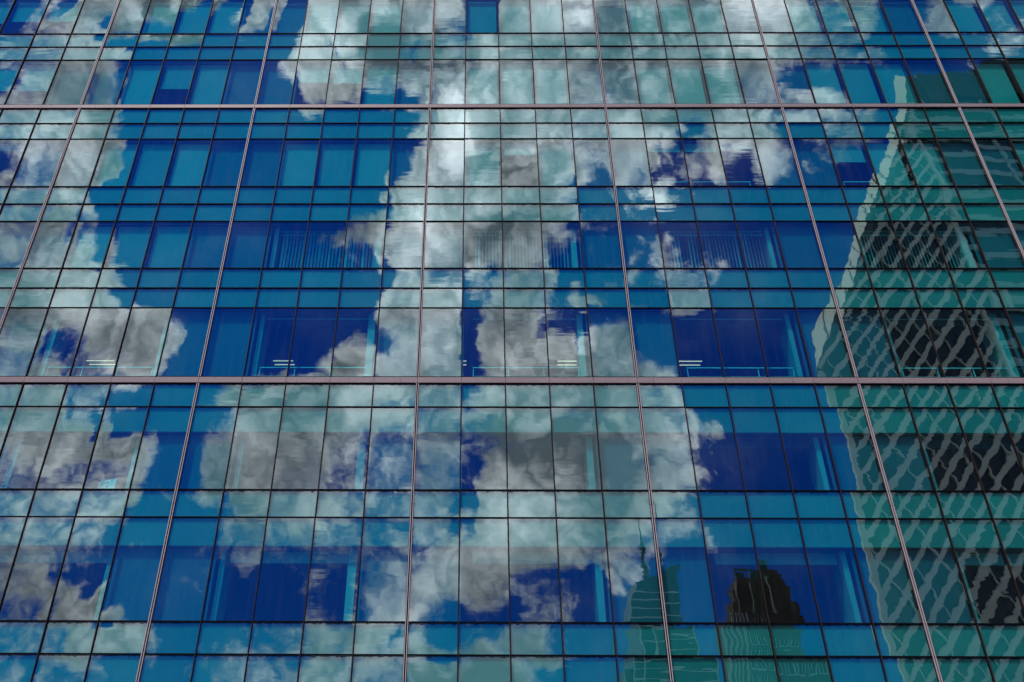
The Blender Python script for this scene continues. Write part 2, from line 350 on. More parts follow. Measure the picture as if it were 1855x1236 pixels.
def glass_mat(name, bow=True, wave=0.0034, refl=0.16, top_band=False):
    """Coated solar glass: part mirror, part green-tinted transparency, with roller wave and pillowing."""
    m = bpy.data.materials.new(name)
    m.use_nodes = True
    t = m.node_tree
    t.nodes.clear()
    o = nd(t, 'ShaderNodeOutputMaterial')
    mix = nd(t, 'ShaderNodeMixShader')
    geo = nd(t, 'ShaderNodeNewGeometry')
    oi = nd(t, 'ShaderNodeObjectInfo')
    tr = nd(t, 'ShaderNodeBsdfTransparent')
    batch = nd(t, 'ShaderNodeTexWhiteNoise', noise_dimensions='1D')     # slight tint differences between glass batches
    t.links.new(oi.outputs['Random'], batch.inputs['W'])
    t.links.new(mixc(t, batch.outputs[0], (0.12, 0.80, 0.80), (0.18, 0.91, 0.88)), tr.inputs[0])
    gl = nd(t, 'ShaderNodeBsdfGlossy')
    gl.inputs['Color'].default_value = (0.86, 0.96, 1.0, 1)
    gl.inputs['Roughness'].default_value = 0.0
    def wave_noise(scale, stretch, seed, detail):
        mpp = nd(t, 'ShaderNodeMapping')
        mpp.inputs['Scale'].default_value = stretch
        t.links.new(geo.outputs['Position'], mpp.inputs[0])
        add = nd(t, 'ShaderNodeVectorMath', operation='ADD')
        cb = nd(t, 'ShaderNodeCombineXYZ')
        t.links.new(mth(t, 'MULTIPLY', oi.outputs['Random'], 37.0 if bow else 0.0), cb.inputs[1])
        cb.inputs[2].default_value = seed
        t.links.new(mpp.outputs[0], add.inputs[0]); t.links.new(cb.outputs[0], add.inputs[1])
        n = nd(t, 'ShaderNodeTexNoise')
        n.inputs['Scale'].default_value = scale
        n.inputs['Detail'].default_value = detail
        t.links.new(add.outputs[0], n.inputs['Vector'])
        s = nd(t, 'ShaderNodeVectorMath', operation='SUBTRACT')
        t.links.new(n.outputs['Color'], s.inputs[0]); s.inputs[1].default_value = (0.5, 0.5, 0.5)
        return s.outputs[0]
    def vscale(v, k):
        s = nd(t, 'ShaderNodeVectorMath', operation='MULTIPLY')
        t.links.new(v, s.inputs[0]); s.inputs[1].default_value = k
        return s.outputs[0]
    def vadd(a, b):
        s = nd(t, 'ShaderNodeVectorMath', operation='ADD')
        t.links.new(a, s.inputs[0]); t.links.new(b, s.inputs[1])
        return s.outputs[0]
    w1 = vscale(wave_noise(1.3, (1, 1, 1), 0.0, 1.0), (wave * 0.8, 0, wave * 0.8))
    w2 = vscale(wave_noise(3.4, (0.25, 1, 2.2), 9.0, 1.5), (wave * 0.6, 0, wave * 3.4))
    if bow:                                          # some panes ripple much more than others
        rip = nd(t, 'ShaderNodeVectorMath', operation='SCALE')
        wn = nd(t, 'ShaderNodeTexWhiteNoise', noise_dimensions='1D')
        t.links.new(mth(t, 'ADD', oi.outputs['Random'], 4.3), wn.inputs['W'])
        t.links.new(w2, rip.inputs[0])
        t.links.new(mth(t, 'ADD', mth(t, 'MULTIPLY', mth(t, 'POWER', wn.outputs[0], 2.0), 1.3), 0.15), rip.inputs['Scale'])
        w2 = rip.outputs[0]
    w3 = vscale(wave_noise(3.2, (1.0, 1, 0.8), 17.0, 0.5), (wave * 1.5, 0, wave * 0.5))
    nrm = vadd(geo.outputs['Normal'], vadd(w3, vadd(w1, w2)))
    if bow:
        tco = nd(t, 'ShaderNodeTexCoord')
        k = mth(t, 'MULTIPLY', mth(t, 'SUBTRACT', oi.outputs['Random'], 0.40), 0.012)
        sc = nd(t, 'ShaderNodeVectorMath', operation='SCALE')
        t.links.new(tco.outputs['Object'], sc.inputs[0]); t.links.new(k, sc.inputs['Scale'])
        nrm = vadd(nrm, vscale(sc.outputs[0], (1, 0, 1)))
    nz = nd(t, 'ShaderNodeVectorMath', operation='NORMALIZE')
    t.links.new(nrm, nz.inputs[0])
    t.links.new(nz.outputs[0], gl.inputs['Normal'])
    fr = nd(t, 'ShaderNodeLayerWeight')          # Schlick's law, the same from both sides of a thin pane
    fr.inputs['Blend'].default_value = 0.5
    sch = mth(t, 'ADD', mth(t, 'MULTIPLY', mth(t, 'POWER', fr.outputs['Facing'], 5.0), 0.96), 0.04)
    fac = mth(t, 'ADD', mth(t, 'MULTIPLY', sch, 1.0 - refl), refl)
    t.links.new(fac, mix.inputs[0]); t.links.new(tr.outputs[0], mix.inputs[1]); t.links.new(gl.outputs[0], mix.inputs[2])
    # thin film of street dust, drawn down in faint runs
    dm = nd(t, 'ShaderNodeMapping')
    dm.inputs['Scale'].default_value = (5.0, 1.0, 0.35)
    t.links.new(geo.outputs['Position'], dm.inputs[0])
    dn = nd(t, 'ShaderNodeTexNoise')
    dn.inputs['Scale'].default_value = 1.1
    dn.inputs['Detail'].default_value = 4.0
    t.links.new(dm.outputs[0], dn.inputs['Vector'])
    dd = nd(t, 'ShaderNodeBsdfDiffuse')
    dd.inputs[0].default_value = (0.30, 0.29, 0.27, 1)
    dmx = nd(t, 'ShaderNodeMixShader')
    t.links.new(mrange(t, dn.outputs[0], 0.45, 0.75, 0.002, 0.028), dmx.inputs[0])
    t.links.new(mix.outputs[0], dmx.inputs[1]); t.links.new(dd.outputs[0], dmx.inputs[2])
    last = dmx.outputs[0]
    if top_band:
        # ragged dark band along the top edge of the pane
        tco = nd(t, 'ShaderNodeTexCoord')
        sg = nd(t, 'ShaderNodeSeparateXYZ')
        t.links.new(tco.outputs['Generated'], sg.inputs[0])
        sx = nd(t, 'ShaderNodeSeparateXYZ')
        t.links.new(geo.outputs['Position'], sx.inputs[0])
        cb = nd(t, 'ShaderNodeCombineXYZ')
        t.links.new(sx.outputs[0], cb.inputs[0])
        t.links.new(mth(t, 'MULTIPLY', oi.outputs['Random'], 50.0), cb.inputs[1])
        n = nd(t, 'ShaderNodeTexNoise')
        n.inputs['Scale'].default_value = 7.0
        n.inputs['Detail'].default_value = 3.0
        t.links.new(cb.outputs[0], n.inputs['Vector'])
        depth = mth(t, 'SUBTRACT', 1.0, sg.outputs[2])
        reach = mth(t, 'ADD', 0.035, mth(t, 'MULTIPLY', mth(t, 'POWER', n.outputs[0], 3.0), 0.16))
        msk = mrange(t, mth(t, 'SUBTRACT', reach, depth), -0.004, 0.012, 0.0, 0.8)
        df = nd(t, 'ShaderNodeBsdfDiffuse')
        df.inputs[0].default_value = (0.012, 0.014, 0.03, 1)
        mx = nd(t, 'ShaderNodeMixShader')
        t.links.new(msk, mx.inputs[0]); t.links.new(last, mx.inputs[1]); t.links.new(df.outputs[0], mx.inputs[2])
        last = mx.outputs[0]
    t.links.new(last, o.inputs[0])
    return m

def clear_mat(name):
    m = bpy.data.materials.new(name)
    m.use_nodes = True
    t = m.node_tree
    t.nodes.clear()
    o = nd(t, 'ShaderNodeOutputMaterial')
    tr = nd(t, 'ShaderNodeBsdfTransparent')
    t.links.new(tr.outputs[0], o.inputs[0])
    return m

M = {
    'glass': glass_mat('coated_glass'),
    'glass_sp': glass_mat('coated_spandrel_glass', top_band=True),
    'glass_far': glass_mat('coated_glass_sheet', bow=False),
    'clear': clear_mat('glass_body'),
    'gasket': pmat('black_gasket', (0.004, 0.0035, 0.005), 0.8, spec=0.08),
    'frame_in': pmat('inner_frame', (0.05, 0.06, 0.07), 0.6),
    'bronze': pmat('bronze_fin', (0.04, 0.024, 0.022), 0.6, 0.0, spec=0.2),
    'alu': pmat('pale_rose_aluminium', (0.52, 0.42, 0.42), 0.5, 0.0),
    'spandrel': pmat('spandrel_panel', (0.20, 0.27, 0.265), 0.8, var=0.08, scale=0.6),
    'column': pmat('column_panel', (0.10, 0.14, 0.19), 0.8, var=0.08, scale=0.5),
    'blind': pmat('blind_fabric', (0.36, 0.38, 0.38), 0.9, var=0.06, scale=0.8),
    'slat': pmat('vertical_slat', (0.80, 0.82, 0.82), 0.7),
    'jamb': pmat('white_reveal', (0.42, 0.43, 0.43), 0.7),
    'reveal': pmat('grey_reveal', (0.30, 0.31, 0.31), 0.8),
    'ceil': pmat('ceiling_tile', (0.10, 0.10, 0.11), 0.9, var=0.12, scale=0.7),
    'dark': pmat('room_wall', (0.05, 0.05, 0.06), 0.9, var=0.3, scale=0.6),
    'steel': pmat('rail_steel', (0.92, 0.94, 0.94), 0.4, 0.0),
    'tube': pmat('lamp_tube', (1, 1, 1), 0.5, emit=(1.0, 0.26, 0.18), estr=3.0),
    'lampbody': pmat('lamp_housing', (0.04, 0.04, 0.05), 0.5),
    'card': pmat('white_card', (0.8, 0.82, 0.8), 0.7),
    'ink': pmat('black_print', (0.02, 0.02, 0.02), 0.7),
    'asphalt': pmat('asphalt', (0.05, 0.05, 0.052), 0.9, var=0.3, scale=2.0),
    'paving': pmat('paving', (0.36, 0.35, 0.33), 0.85, var=0.2, scale=1.2),
    'kerb': pmat('kerb_stone', (0.32, 0.31, 0.30), 0.8, var=0.2, scale=3),
    'stone': pmat('base_stone', (0.28, 0.26, 0.25), 0.7, var=0.2, scale=1.5),
    'roof': pmat('roof_grey', (0.2, 0.2, 0.2), 0.8),
    'line': pmat('road_paint', (0.75, 0.74, 0.7), 0.7, var=0.15, scale=6),
}
# rose-grey belt metal with dirty vertical runs
def belt_material():
    m = pmat('belt_metal', (0.5, 0.41, 0.43), 0.55, 0.1)
    t = m.node_tree
    p = t.nodes['Principled BSDF']
    geo = nd(t, 'ShaderNodeNewGeometry')
    mpp = nd(t, 'ShaderNodeMapping')
    mpp.inputs['Scale'].default_value = (9.0, 1.0, 0.8)
    t.links.new(geo.outputs['Position'], mpp.inputs[0])
    n = nd(t, 'ShaderNodeTexNoise')
    n.inputs['Scale'].default_value = 1.6
    n.inputs['Detail'].default_value = 4
    t.links.new(mpp.outputs[0], n.inputs['Vector'])
    big_ = nd(t, 'ShaderNodeTexNoise')
    big_.inputs['Scale'].default_value = 0.35
    t.links.new(geo.outputs['Position'], big_.inputs['Vector'])
    runs = mth(t, 'MULTIPLY', mrange(t, n.outputs[0], 0.60, 0.72), mrange(t, big_.outputs[0], 0.42, 0.6))
    base = mixc(t, mrange(t, big_.outputs[0], 0.3, 0.7), (0.25, 0.178, 0.178), (0.32, 0.23, 0.23))
    t.links.new(mixc(t, runs, base, (0.16, 0.12, 0.125)), p.inputs['Base Color'])
    return m
M['belt'] = belt_material()

# ------------------------------------------------------------------ ground, road, pavements
def struct(name, mb, mt):
    return tag(mb.build(name, mt), kind='structure')
struct('ground', MB().box(-2500, 2500, -2500, 2500, -0.6, -0.16), M['asphalt'])
struct('road', MB().box(-400, 400, -20.5, -5.0, -0.158, -0.13), M['asphalt'])
struct('pavement_near_building', MB().box(-400, 400, -4.8, 0.4, -0.158, 0.0), M['paving'])
struct('kerb_near_building', MB().box(-400, 400, -5.0, -4.802, -0.155, 0.006), M['kerb'])
struct('pavement_near_camera', MB().box(-400, 400, -40.0, -20.702, -0.158, 0.0), M['paving'])
struct('kerb_near_camera', MB().box(-400, 400, -20.7, -20.502, -0.155, 0.006), M['kerb'])
lm = MB()
for i in range(-30, 40):
    lm.box(i * 6.0, i * 6.0 + 2.4, -12.85, -12.70, -0.128, -0.124)
struct('road_marking', lm, M['line'])

# ------------------------------------------------------------------ the glass office building
Z0 = 1.6
BAY = 1.5
def kx(k):
    return k * BAY if k >= -5 else -5 * BAY + (k + 5) * 1.66
K0, K1 = -11, 29
# (bottom, top, kind, height of spandrel panel behind the head of a tall pane)
ROWS = [(32.03, 34.67, 'V', 0), (31.12, 32.03, 'S', 0), (30.23, 31.12, 'S', 0), (27.34, 30.23, 'V', 0), (27.11, 27.34, 'B', 0),
        (26.23, 27.11, 'S', 0), (25.31, 26.23, 'S', 0), (22.67, 25.31, 'V', 0), (21.76, 22.67, 'S', 0), (20.87, 21.76, 'S', 0),
        (18.60, 20.87, 'V', 0), (17.70, 18.60, 'S', 0), (16.82, 17.70, 'S', 0), (13.95, 16.82, 'V', 0), (13.69, 13.95, 'B', 0),
        (12.80, 13.69, 'S', 0), (9.85, 12.80, 'V', 0.90), (8.94, 9.85, 'S', 0), (5.78, 8.94, 'V', 0.89), (4.87, 5.78, 'S', 0), (3.95, 4.87, 'S', 0)]
ROWS = [(a + Z0, b + Z0, t, h) for a, b, t, h in ROWS]
TOP, BOT = ROWS[0][1], ROWS[-1][0]
bld = empty('office_building', (9.0, 0, 0))
tag(bld, 'tall office building clad in blue mirrored glass panes, filling the whole view', 'building')
bld.location = (0, 0, 0)

def in_view(x0, x1, z0, z1):
    """Does this piece of the glass wall show in the photograph's frame, and how large?"""
    xs, ys = [], []
    for x in (x0, x1):
        for z in (z0, z1):
            v = Vector((x, 0, z)) - CAM
            d = v.dot(fwd)
            xs.append(0.5 - 73.44 / 1855 + v.dot(r2) / d * 1500 / 1855)
            ys.append(0.5 + v.dot(u2) / d * 1500 / 1236)
    a = max(0, min(1, max(xs)) - max(0, min(xs))) * max(0, min(1, max(ys)) - max(0, min(ys)))
    return a

# panes
GAP = 0.02
pane_mesh = {}
def pane_for(w, h, name):
    key = (round(w, 3), round(h, 3), name)
    if key not in pane_mesh:
        pane_mesh[key] = MB().box(-w / 2, w / 2, 0, 0.012, -h / 2, h / 2, 1, 0).mesh(name, [M['glass' if name == 'window_pane' else 'glass_sp'], M['clear']])
    return pane_mesh[key]
cand = {'window_pane': [], 'spandrel_pane': []}
for z0, z1, t, h in ROWS:
    if t == 'B':
        continue
    for k in range(K0, K1):
        x0, x1 = kx(k), kx(k + 1)
        cand['window_pane' if t == 'V' else 'spandrel_pane'].append((in_view(x0, x1, z0, z1), x0, x1, z0, z1))
for name, lst in cand.items():
    lst.sort(reverse=True)
    n_vis = min(300, sum(1 for c in lst if c[0] > 1e-5))
    for a, x0, x1, z0, z1 in lst[:n_vis]:
        o = put(name, pane_for(x1 - x0 - GAP, z1 - z0 - GAP, name), bld, ((x0 + x1) / 2, 0, (z0 + z1) / 2))
        o.rotation_euler = (random.gauss(0, 0.0040), 0, random.gauss(0, 0.0040))
    far = MB()
    for a, x0, x1, z0, z1 in lst[n_vis:]:
        far.box(x0 + GAP / 2, x1 - GAP / 2, 0, 0.012, z0 + GAP / 2, z1 - GAP / 2, 1, 0)
    tag(far.build(name + 's', [M['glass_far'], M['clear']], bld), kind='stuff')

# mullions: dark pressure plate with a thin bronze fin, or two pale fins at every fifth line
SEGS = []
cuts = [BOT, 10.98, 15.29]
belts = [(a, b) for a, b, t, h in ROWS if t == 'B']
SEGS = [(BOT, 9.36 + Z0), (9.375 + Z0, belts[1][0]), (belts[1][1], 18.12 + Z0), (18.135 + Z0, belts[0][0]), (belts[0][1], TOP)]
sp_m = MB().box(-0.022, 0.022, -0.012, 0.13, BOT, TOP).mesh('mullion', M['gasket'])
fin_m = [MB().box(-0.008, 0.008, -0.055, -0.012, a, b).mesh('fin', M['bronze']) for a, b in SEGS]
pale_m = [MB().box(-0.010, 0.010, -0.055, -0.012, a, b).mesh('pale_fin', M['alu']) for a, b in SEGS]
dbl_m = MB().box(-0.055, 0.055, -0.012, 0.13, BOT, TOP).mesh('mullion', M['gasket'])
for k in range(K0, K1 + 1):
    double = k % 5 == 0
    mu = put('mullion', dbl_m if double else sp_m, bld, (kx(k), 0, 0))
    for i in range(len(SEGS)):
        if double:
            for s in (-0.031, 0.031):
                put('pale_fin', pale_m[i], mu, (s, 0, 0))
        else:
            put('fin', fin_m[i], mu)
# transoms between the rows
XA, XB = kx(K0) - 0.1, kx(K1) + 0.1
tr_thin = None
levels = sorted({round(z, 3) for r in ROWS for z in r[:2]})
for z in levels:
    near = any(abs(z - b) < 0.01 for bb in belts for b in bb)
    hh = 0.018
    MB().box(XA, XB, -0.030, 0.125, z - hh, z + hh).build('transom', M['gasket'], bld)
# belts of rose-grey metal, one panel to a bay
for z0, z1 in belts:
    for k in range(K0, K1):
        x0, x1 = kx(k), kx(k + 1)
        MB().box(x0 + 0.006, x1 - 0.006, -0.055, 0.12, z0 + 0.024, z1 - 0.024).build('belt_panel', M['belt'], bld)

# behind the glass: spandrel panels, floor slabs
for z0, z1, t, h in ROWS:
    if t == 'S':
        MB().box(XA, XB, 0.045, 0.20, z0 + 0.0182, z1 - 0.0182).build('spandrel_panel', M['spandrel'], bld)
    elif t == 'V' and h:
        MB().box(XA, XB, 0.045, 0.20, z1 - h, z1 - 0.0182).build('spandrel_panel', M['spandrel'], bld)
vis = [(z0, z1 - h, h) for z0, z1, t, h in ROWS if t == 'V']
DEEP = 8.0
for i, (z0, z1, h) in enumerate(vis):
    # slab below this storey and the shell of its rooms
    low = (vis[i + 1][1] if i + 1 < len(vis) else BOT)
    MB().box(XA, XB, 0.21, DEEP, low + 0.03, z0 - 0.03).build('floor_slab', M['dark'], bld)
    MB().box(XA, XB, 0.30, DEEP, z1 - 0.02, z1 + 0.025).build('ceiling', M['ceil'], bld)
    MB().box(XA, XB, DEEP + 0.002, DEEP + 0.2, low, z1 + 0.03).build('rear_wall', M['dark'], bld)
MB().box(XA - 0.3, XB + 0.3, 0.14, DEEP + 0.2, TOP + 0.03, TOP + 0.6).build('roof_slab', M['roof'], bld)
MB().box(XA - 0.3, XB + 0.3, 0.13, DEEP + 0.2, 0, BOT - 0.03).build('stone_base', M['stone'], bld)
for x in (XA - 0.3, XB + 0.002):
    MB().box(x, x + 0.298, 0.0, DEEP + 0.2, BOT, TOP).build('end_wall', M['stone'], bld)

# columns: two blank bays at every double line, with white reveals at the window sides
mods = list(range(-10, 30, 5))
windows = []          # (vision row index, module left line)
for i, (z0, z1, h) in enumerate(vis):
    for k in mods:
        xl, xm, xr = kx(k - 1), kx(k), kx(k + 1)
        for a, b in ((xl - 0.05, xm - 0.004), (xm + 0.004, xr + 0.05)):
            MB().box(a, b, 0.24, 0.28, z0 + 0.03, z1 - 0.024).build('column_panel', M['column'], bld)
        MB().box(xl + 0.1, xr - 0.1, 0.9, DEEP, z0, z1 - 0.025).build('partition', M['dark'], bld)
        jd = 1.15 if i >= 3 else 0.45
        for s, x in ((-1, xl - 0.05), (1, xr + 0.05)):
            if i >= 3:
                if s == 1 and k in (5, 10):
                    continue
                e0, e1 = x + s * 0.10, x + s * (0.26 + 0.05 * ((i * 3 + k) % 3))
                MB().box(min(e0, e1), max(e0, e1), 0.34, 0.40, z0 + 0.03, z1 - 0.022).build('window_jamb', M['jamb'], bld)
                MB().box(min(e1, e1 - s * 0.05), max(e1, e1 - s * 0.05), 0.402, jd, z0 + 0.03, z1 - 0.022).build('reveal', M['reveal'], bld)
    for k in mods[:-1]:
        windows.append((i, k))

# window heads, blinds, rails
slat_m = {}
def vertical_blind(x0, x1, y, z0, z1, gap=None):
    root = empty('vertical_blind', ((x0 + x1) / 2, y, z1)); root.parent = bld
    MB().box(x0 - (x0 + x1) / 2, x1 - (x0 + x1) / 2, -0.03, 0.03, -0.06, 0).build('head_rail', M['jamb'], root)
    hgt = z1 - z0 - 0.07
    key = round(hgt, 3)
    if key not in slat_m:
        slat_m[key] = MB().box(-0.048, 0.048, -0.002, 0.002, -hgt, 0).mesh('slat', M['slat'])
    n = int((x1 - x0) / 0.127)
    for j in range(n):
        x = x0 + 0.07 + j * (x1 - x0 - 0.14) / (n - 1)
        if gap and gap[0] < x < gap[1]:
            continue
        s = put('slat', slat_m[key], root, (x - (x0 + x1) / 2, 0, -0.065))
        s.rotation_euler = (0, 0, R(52 + random.gauss(0, 9)))

def rail(x0, x1, z0):
    root = empty('guard_rail', ((x0 + x1) / 2, 0.42, z0)); root.parent = bld
    hw = (x1 - x0) / 2
    for zz in (0.26, 0.62):
        MB().box(-hw, hw, -0.014, 0.014, zz - 0.014, zz + 0.014).build('rail_bar', M['steel'], root)
    for px in (-hw + 0.02, -hw / 3, hw / 3, hw - 0.02):
        MB().box(px - 0.012, px + 0.012, 0.016, 0.04, 0.0, 0.64).build('rail_post', M['steel'], root)

BLIND_DROP = {}   # (storey, bay line) -> fraction of the opening covered
for b, fr in (((1, -4), 1.0), ((1, -3), 0.56), ((1, -2), 0.93), ((1, 1), 0.42), ((1, 2), 0.44), ((1, 3), 1.0), ((1, -7), 0.6), ((1, -8), 0.6),
              ((2, -7), 0.16), ((2, -8), 0.16), ((2, 7), 0.26), ((2, 11), 0.20), ((2, 12), 0.20), ((2, 13), 0.16), ((2, 16), 0.42), ((2, 17), 1.0),
              ((0, -8), 0.55), ((0, -7), 0.55), ((0, -9), 0.6)):
    BLIND_DROP[b] = fr
for i, k in windows:
    z0, z1, h = vis[i]
    xa, xb = kx(k + 1) + 0.38, kx(k + 4) - 0.38
    if in_view(xa, xb, z0, z1) < 1e-5:
        continue
    rollers = i <= 2 or (i == 3 and k == -5) or (i == 3 and k < -5)
    if rollers:
        for q in (1, 2, 3):
            fr = BLIND_DROP.get((i, k + q), 1.0)
            a, b = kx(k + q) + 0.085, kx(k + q + 1) - 0.085
            if fr >= 1.0:
                zb = z0 + 0.03
            else:
                zb = z1 - fr * (z1 - z0)
            rb = MB().box(a, b, 0.205, 0.209, zb, z1 - 0.10).build('roller_blind', M['blind'], bld)
            if fr < 1.0:
                MB().box(a, b, 0.198, 0.216, zb - 0.03, zb - 0.002).build('bottom_bar', M['jamb'], rb)
        if i == 2 and k in (10, 15):
            rail(xa, xb, z0)
    elif i == 3:
        # blind pocket with two pale edges, vertical slats
        MB().box(xa, xb, 0.40, 0.44, z1 - 0.20, z1 - 0.16).build('pocket_edge', M['jamb'], bld)
        MB().box(xa, xb, 0.42, 0.46, z1 - 0.36, z1 - 0.31).build('window_head', M['jamb'], bld)
        vertical_blind(xa + 0.03, xb - 0.03, 0.62, z0 + 0.04, z1 - 0.02)
    elif i == 4:
        MB().box(xa, xb, 0.38, 0.42, z1 - 0.24, z1 - 0.20).build('pocket_edge', M['jamb'], bld)
        MB().box(xa, xb, 0.60, 0.66, z1 - 0.36, z1 - 0.03).build('window_head', M['frame_in'], bld)
        rail(xa, xb, z0)
    elif i == 5:
        MB().box(xa, xb, 0.55, 0.62, z1 - 0.34, z1 - 0.03).build('window_head', M['frame_in'], bld)
    else:
        MB().box(xa, xb, 0.55, 0.62, z1 - 0.38, z1 - 0.03).build('window_head', M['jamb'], bld)
        MB().box(xa, xb, 2.3, 2.36, z1 - 0.30, z1 - 0.03).build('ceiling_beam', M['frame_in'], bld)

# ------------------------------------------------------------------ ceiling lamps in the fourth storey's rooms
ceil_z = vis[4][1] - 0.024
def lamp(x0, x1, y, label):
    c = (x0 + x1) / 2
    root = tag(empty('ceiling_lamp', (c, y, ceil_z)), label, 'lamp', 'lit ceiling lamps')
    hw = (x1 - x0) / 2
    MB().box(-hw, hw, -0.24, 0.24, -0.035, 0).build('housing', M['lampbody'], root)
    for yy in (-0.15, 0.15):
        MB().box(-hw + 0.03, hw - 0.03, yy - 0.011, yy + 0.011, -0.065, -0.036).build('tube', M['tube'], root)
lamp(-6.11, -4.94, 3.8, 'short lit double tube in the window at the far left')
lamp(0.98, 2.22, 3.8, 'lit double tube in the dark window left of the middle, above a rail')
lamp(8.1, 9.13, 3.8, 'lit double tube mostly hidden by the column left of the middle window')
lamp(12.7, 13.89, 3.8, 'lit double tube at the right end of the middle window')
lamp(17.3, 18.5, 3.8, 'lit double tube in the dark window just right of the middle column')

# white notice card leaning in a window of the second storey up
card = empty('notice_card', (-4.55, 0.75, vis[5][0] - 0.03))
tag(card, 'small white card propped on the sill of a left window', 'card')
card.location = (-2.5, 0.5, vis[5][0] - 0.03)
cb_ = MB().poly([(-0.27, 0, 0), (0.27, 0, 0), (0.27, 0, 0.62), (-0.27, 0, 0.50)]).poly([(0.27, 0.012, 0), (-0.27, 0.012, 0), (-0.27, 0.012, 0.50), (0.27, 0.012, 0.62)])
cb_.poly([(-0.27, 0, 0), (-0.27, 0.012, 0), (-0.27, 0.012, 0.5), (-0.27, 0, 0.5)]).poly([(0.27, 0, 0), (0.27, 0.012, 0), (0.27, 0.012, 0.62), (0.27, 0, 0.62)])
cb_.build('board', M['card'], card)
MB().box(-0.03, 0.05, -0.004, -0.001, 0.30, 0.36).box(-0.01, 0.03, -0.004, -0.001, 0.42, 0.47).build('printed_mark', M['ink'], card)

# ------------------------------------------------------------------ buildings across the street, seen mirrored in the glass
T = {
    'tglass': pmat('tower_glass', (0.030, 0.055, 0.060), 0.25, var=0.5, scale=0.12, spec=0.6),
    'tbar': pmat('tower_lattice_metal', (0.90, 0.92, 0.72), 0.6, var=0.12, scale=0.3),
    'tface': pmat('tower_skylit_facet_and_screen', (0.60, 0.72, 0.54), 0.6, var=0.10, scale=0.2),  # pale tone puts sky light into the facet's colour; also clads a roof screen
    'tdark': pmat('tower_dark_screen', (0.035, 0.05, 0.045), 0.6, var=0.3, scale=0.2),
    'tband': pmat('tower_floor_band', (0.46, 0.62, 0.52), 0.6, var=0.1, scale=0.3),
    'seam': pmat('tower_joint', (0.10, 0.13, 0.12), 0.7),
    'brown': pmat('brown_brick', (0.16, 0.13, 0.09), 0.85, var=0.25, scale=0.25),
    'pier': pmat('pale_pier', (0.65, 0.66, 0.58), 0.8, var=0.2, scale=0.3),
    'win': pmat('tower_window', (0.02, 0.025, 0.03), 0.2, spec=0.6),
    'winf': pmat('tower_window_frame', (0.75, 0.75, 0.68), 0.7),
    'green': pmat('green_steel', (0.10, 0.22, 0.18), 0.6),
    'spglass': pmat('spire_tower_glass', (0.035, 0.05, 0.05), 0.3, var=0.4, scale=0.08, spec=0.6),
    'spline': pmat('spire_tower_metal', (0.75, 0.80, 0.72), 0.5),
}

def clip_poly(poly, a, b):
    """Part of the segment a-b inside a convex (x, z) polygon, or None."""
    t0, t1 = 0.0, 1.0
    dx, dz = b[0] - a[0], b[1] - a[1]
    n = len(poly)
    cx = sum(p[0] for p in poly) / n; cz = sum(p[1] for p in poly) / n
    for i in range(n):
        p, q = poly[i], poly[(i + 1) % n]
        ex, ez = q[0] - p[0], q[1] - p[1]
        nx, nz = -ez, ex
        if (cx - p[0]) * nx + (cz - p[1]) * nz < 0:
            nx, nz = -nx, -nz
        num = (a[0] - p[0]) * nx + (a[1] - p[1]) * nz
        den = dx * nx + dz * nz
        if abs(den) < 1e-9:
            if num < 0: return None
            continue
        tt = -num / den
        if den > 0: t0 = max(t0, tt)
        else: t1 = min(t1, tt)
    if t1 - t0 < 1e-3: return None
    return (a[0] + dx * t0, a[1] + dz * t0), (a[0] + dx * t1, a[1] + dz * t1)

# --- faceted tower with a diagonal lattice
tw = tag(empty('lattice_tower', (84, -90, 0)), 'faceted green-grey tower with wavy diagonal lattice, mirrored at the right edge', 'tower', 'towers mirrored in the glass')
tw_o = Vector((84, -90, 0))
def tl(p): return tuple(Vector(p) - tw_o)
YF, YB, YR = -75.0, -84.0, -118.0
F = [(57, 0), (57, 58.5), (83.9, 111.2), (85.6, 119), (132, 119), (132, 0)]
Bk = [(61.9, 0), (61.9, 69.9), (88.5, 121), (90.3, 129.7), (132, 127), (132, 0)]
body = MB()
body.poly([tl((x, YF, z)) for x, z in F])
for i in (0, 3, 4):
    a, b = F[i], F[i + 1]; c, d = Bk[i + 1], Bk[i]
    body.poly([tl((a[0], YF, a[1])), tl((b[0], YF, b[1])), tl((c[0], YB, c[1])), tl((d[0], YB, d[1]))])
Rr = [(80, 0), (80, 69.9), (114, 121), (117, 126), (132, 127), (132, 0)]
for i in range(5):
    a, b, c, d = Bk[i], Bk[i + 1], Rr[i + 1], Rr[i]
    body.poly([tl((a[0], YB, a[1])), tl((b[0], YB, b[1])), tl((c[0], YR, c[1])), tl((d[0], YR, d[1]))])
body.poly([tl((x, YR, z)) for x, z in reversed(Rr)])
body.build('glass_body', T['tglass'], tw)
face = MB()
for i in (1, 2):
    a, b = F[i], F[i + 1]; c, d = Bk[i + 1], Bk[i]
    face.poly([tl((a[0], YF, a[1])), tl((b[0], YF, b[1])), tl((c[0], YB, c[1])), tl((d[0], YB, d[1]))])
fo = face.build('pale_facet', T['tface'], tw)
# joints of the pale facet
sm = MB()
for j in range(1, 12):
    f = j / 12
    a = Vector((57 + 26.9 * f, YF + 0.06, 58.5 + 52.7 * f)); b = Vector((61.9 + 26.6 * f, YB + 0.06, 69.9 + 51.1 * f))
    sm.bar(tl(a), tl(b), 0.22, 0.2, (-0.7, 0.7, 0.4))
sm.build('facet_joint', T['seam'], fo)
MB().bar(tl((57, YF + 0.2, 58.0)), tl((84.0, YF + 0.2, 111.2)), 0.9, 0.4, (0, 1, 0)).build('edge_groove', T['seam'], tw)
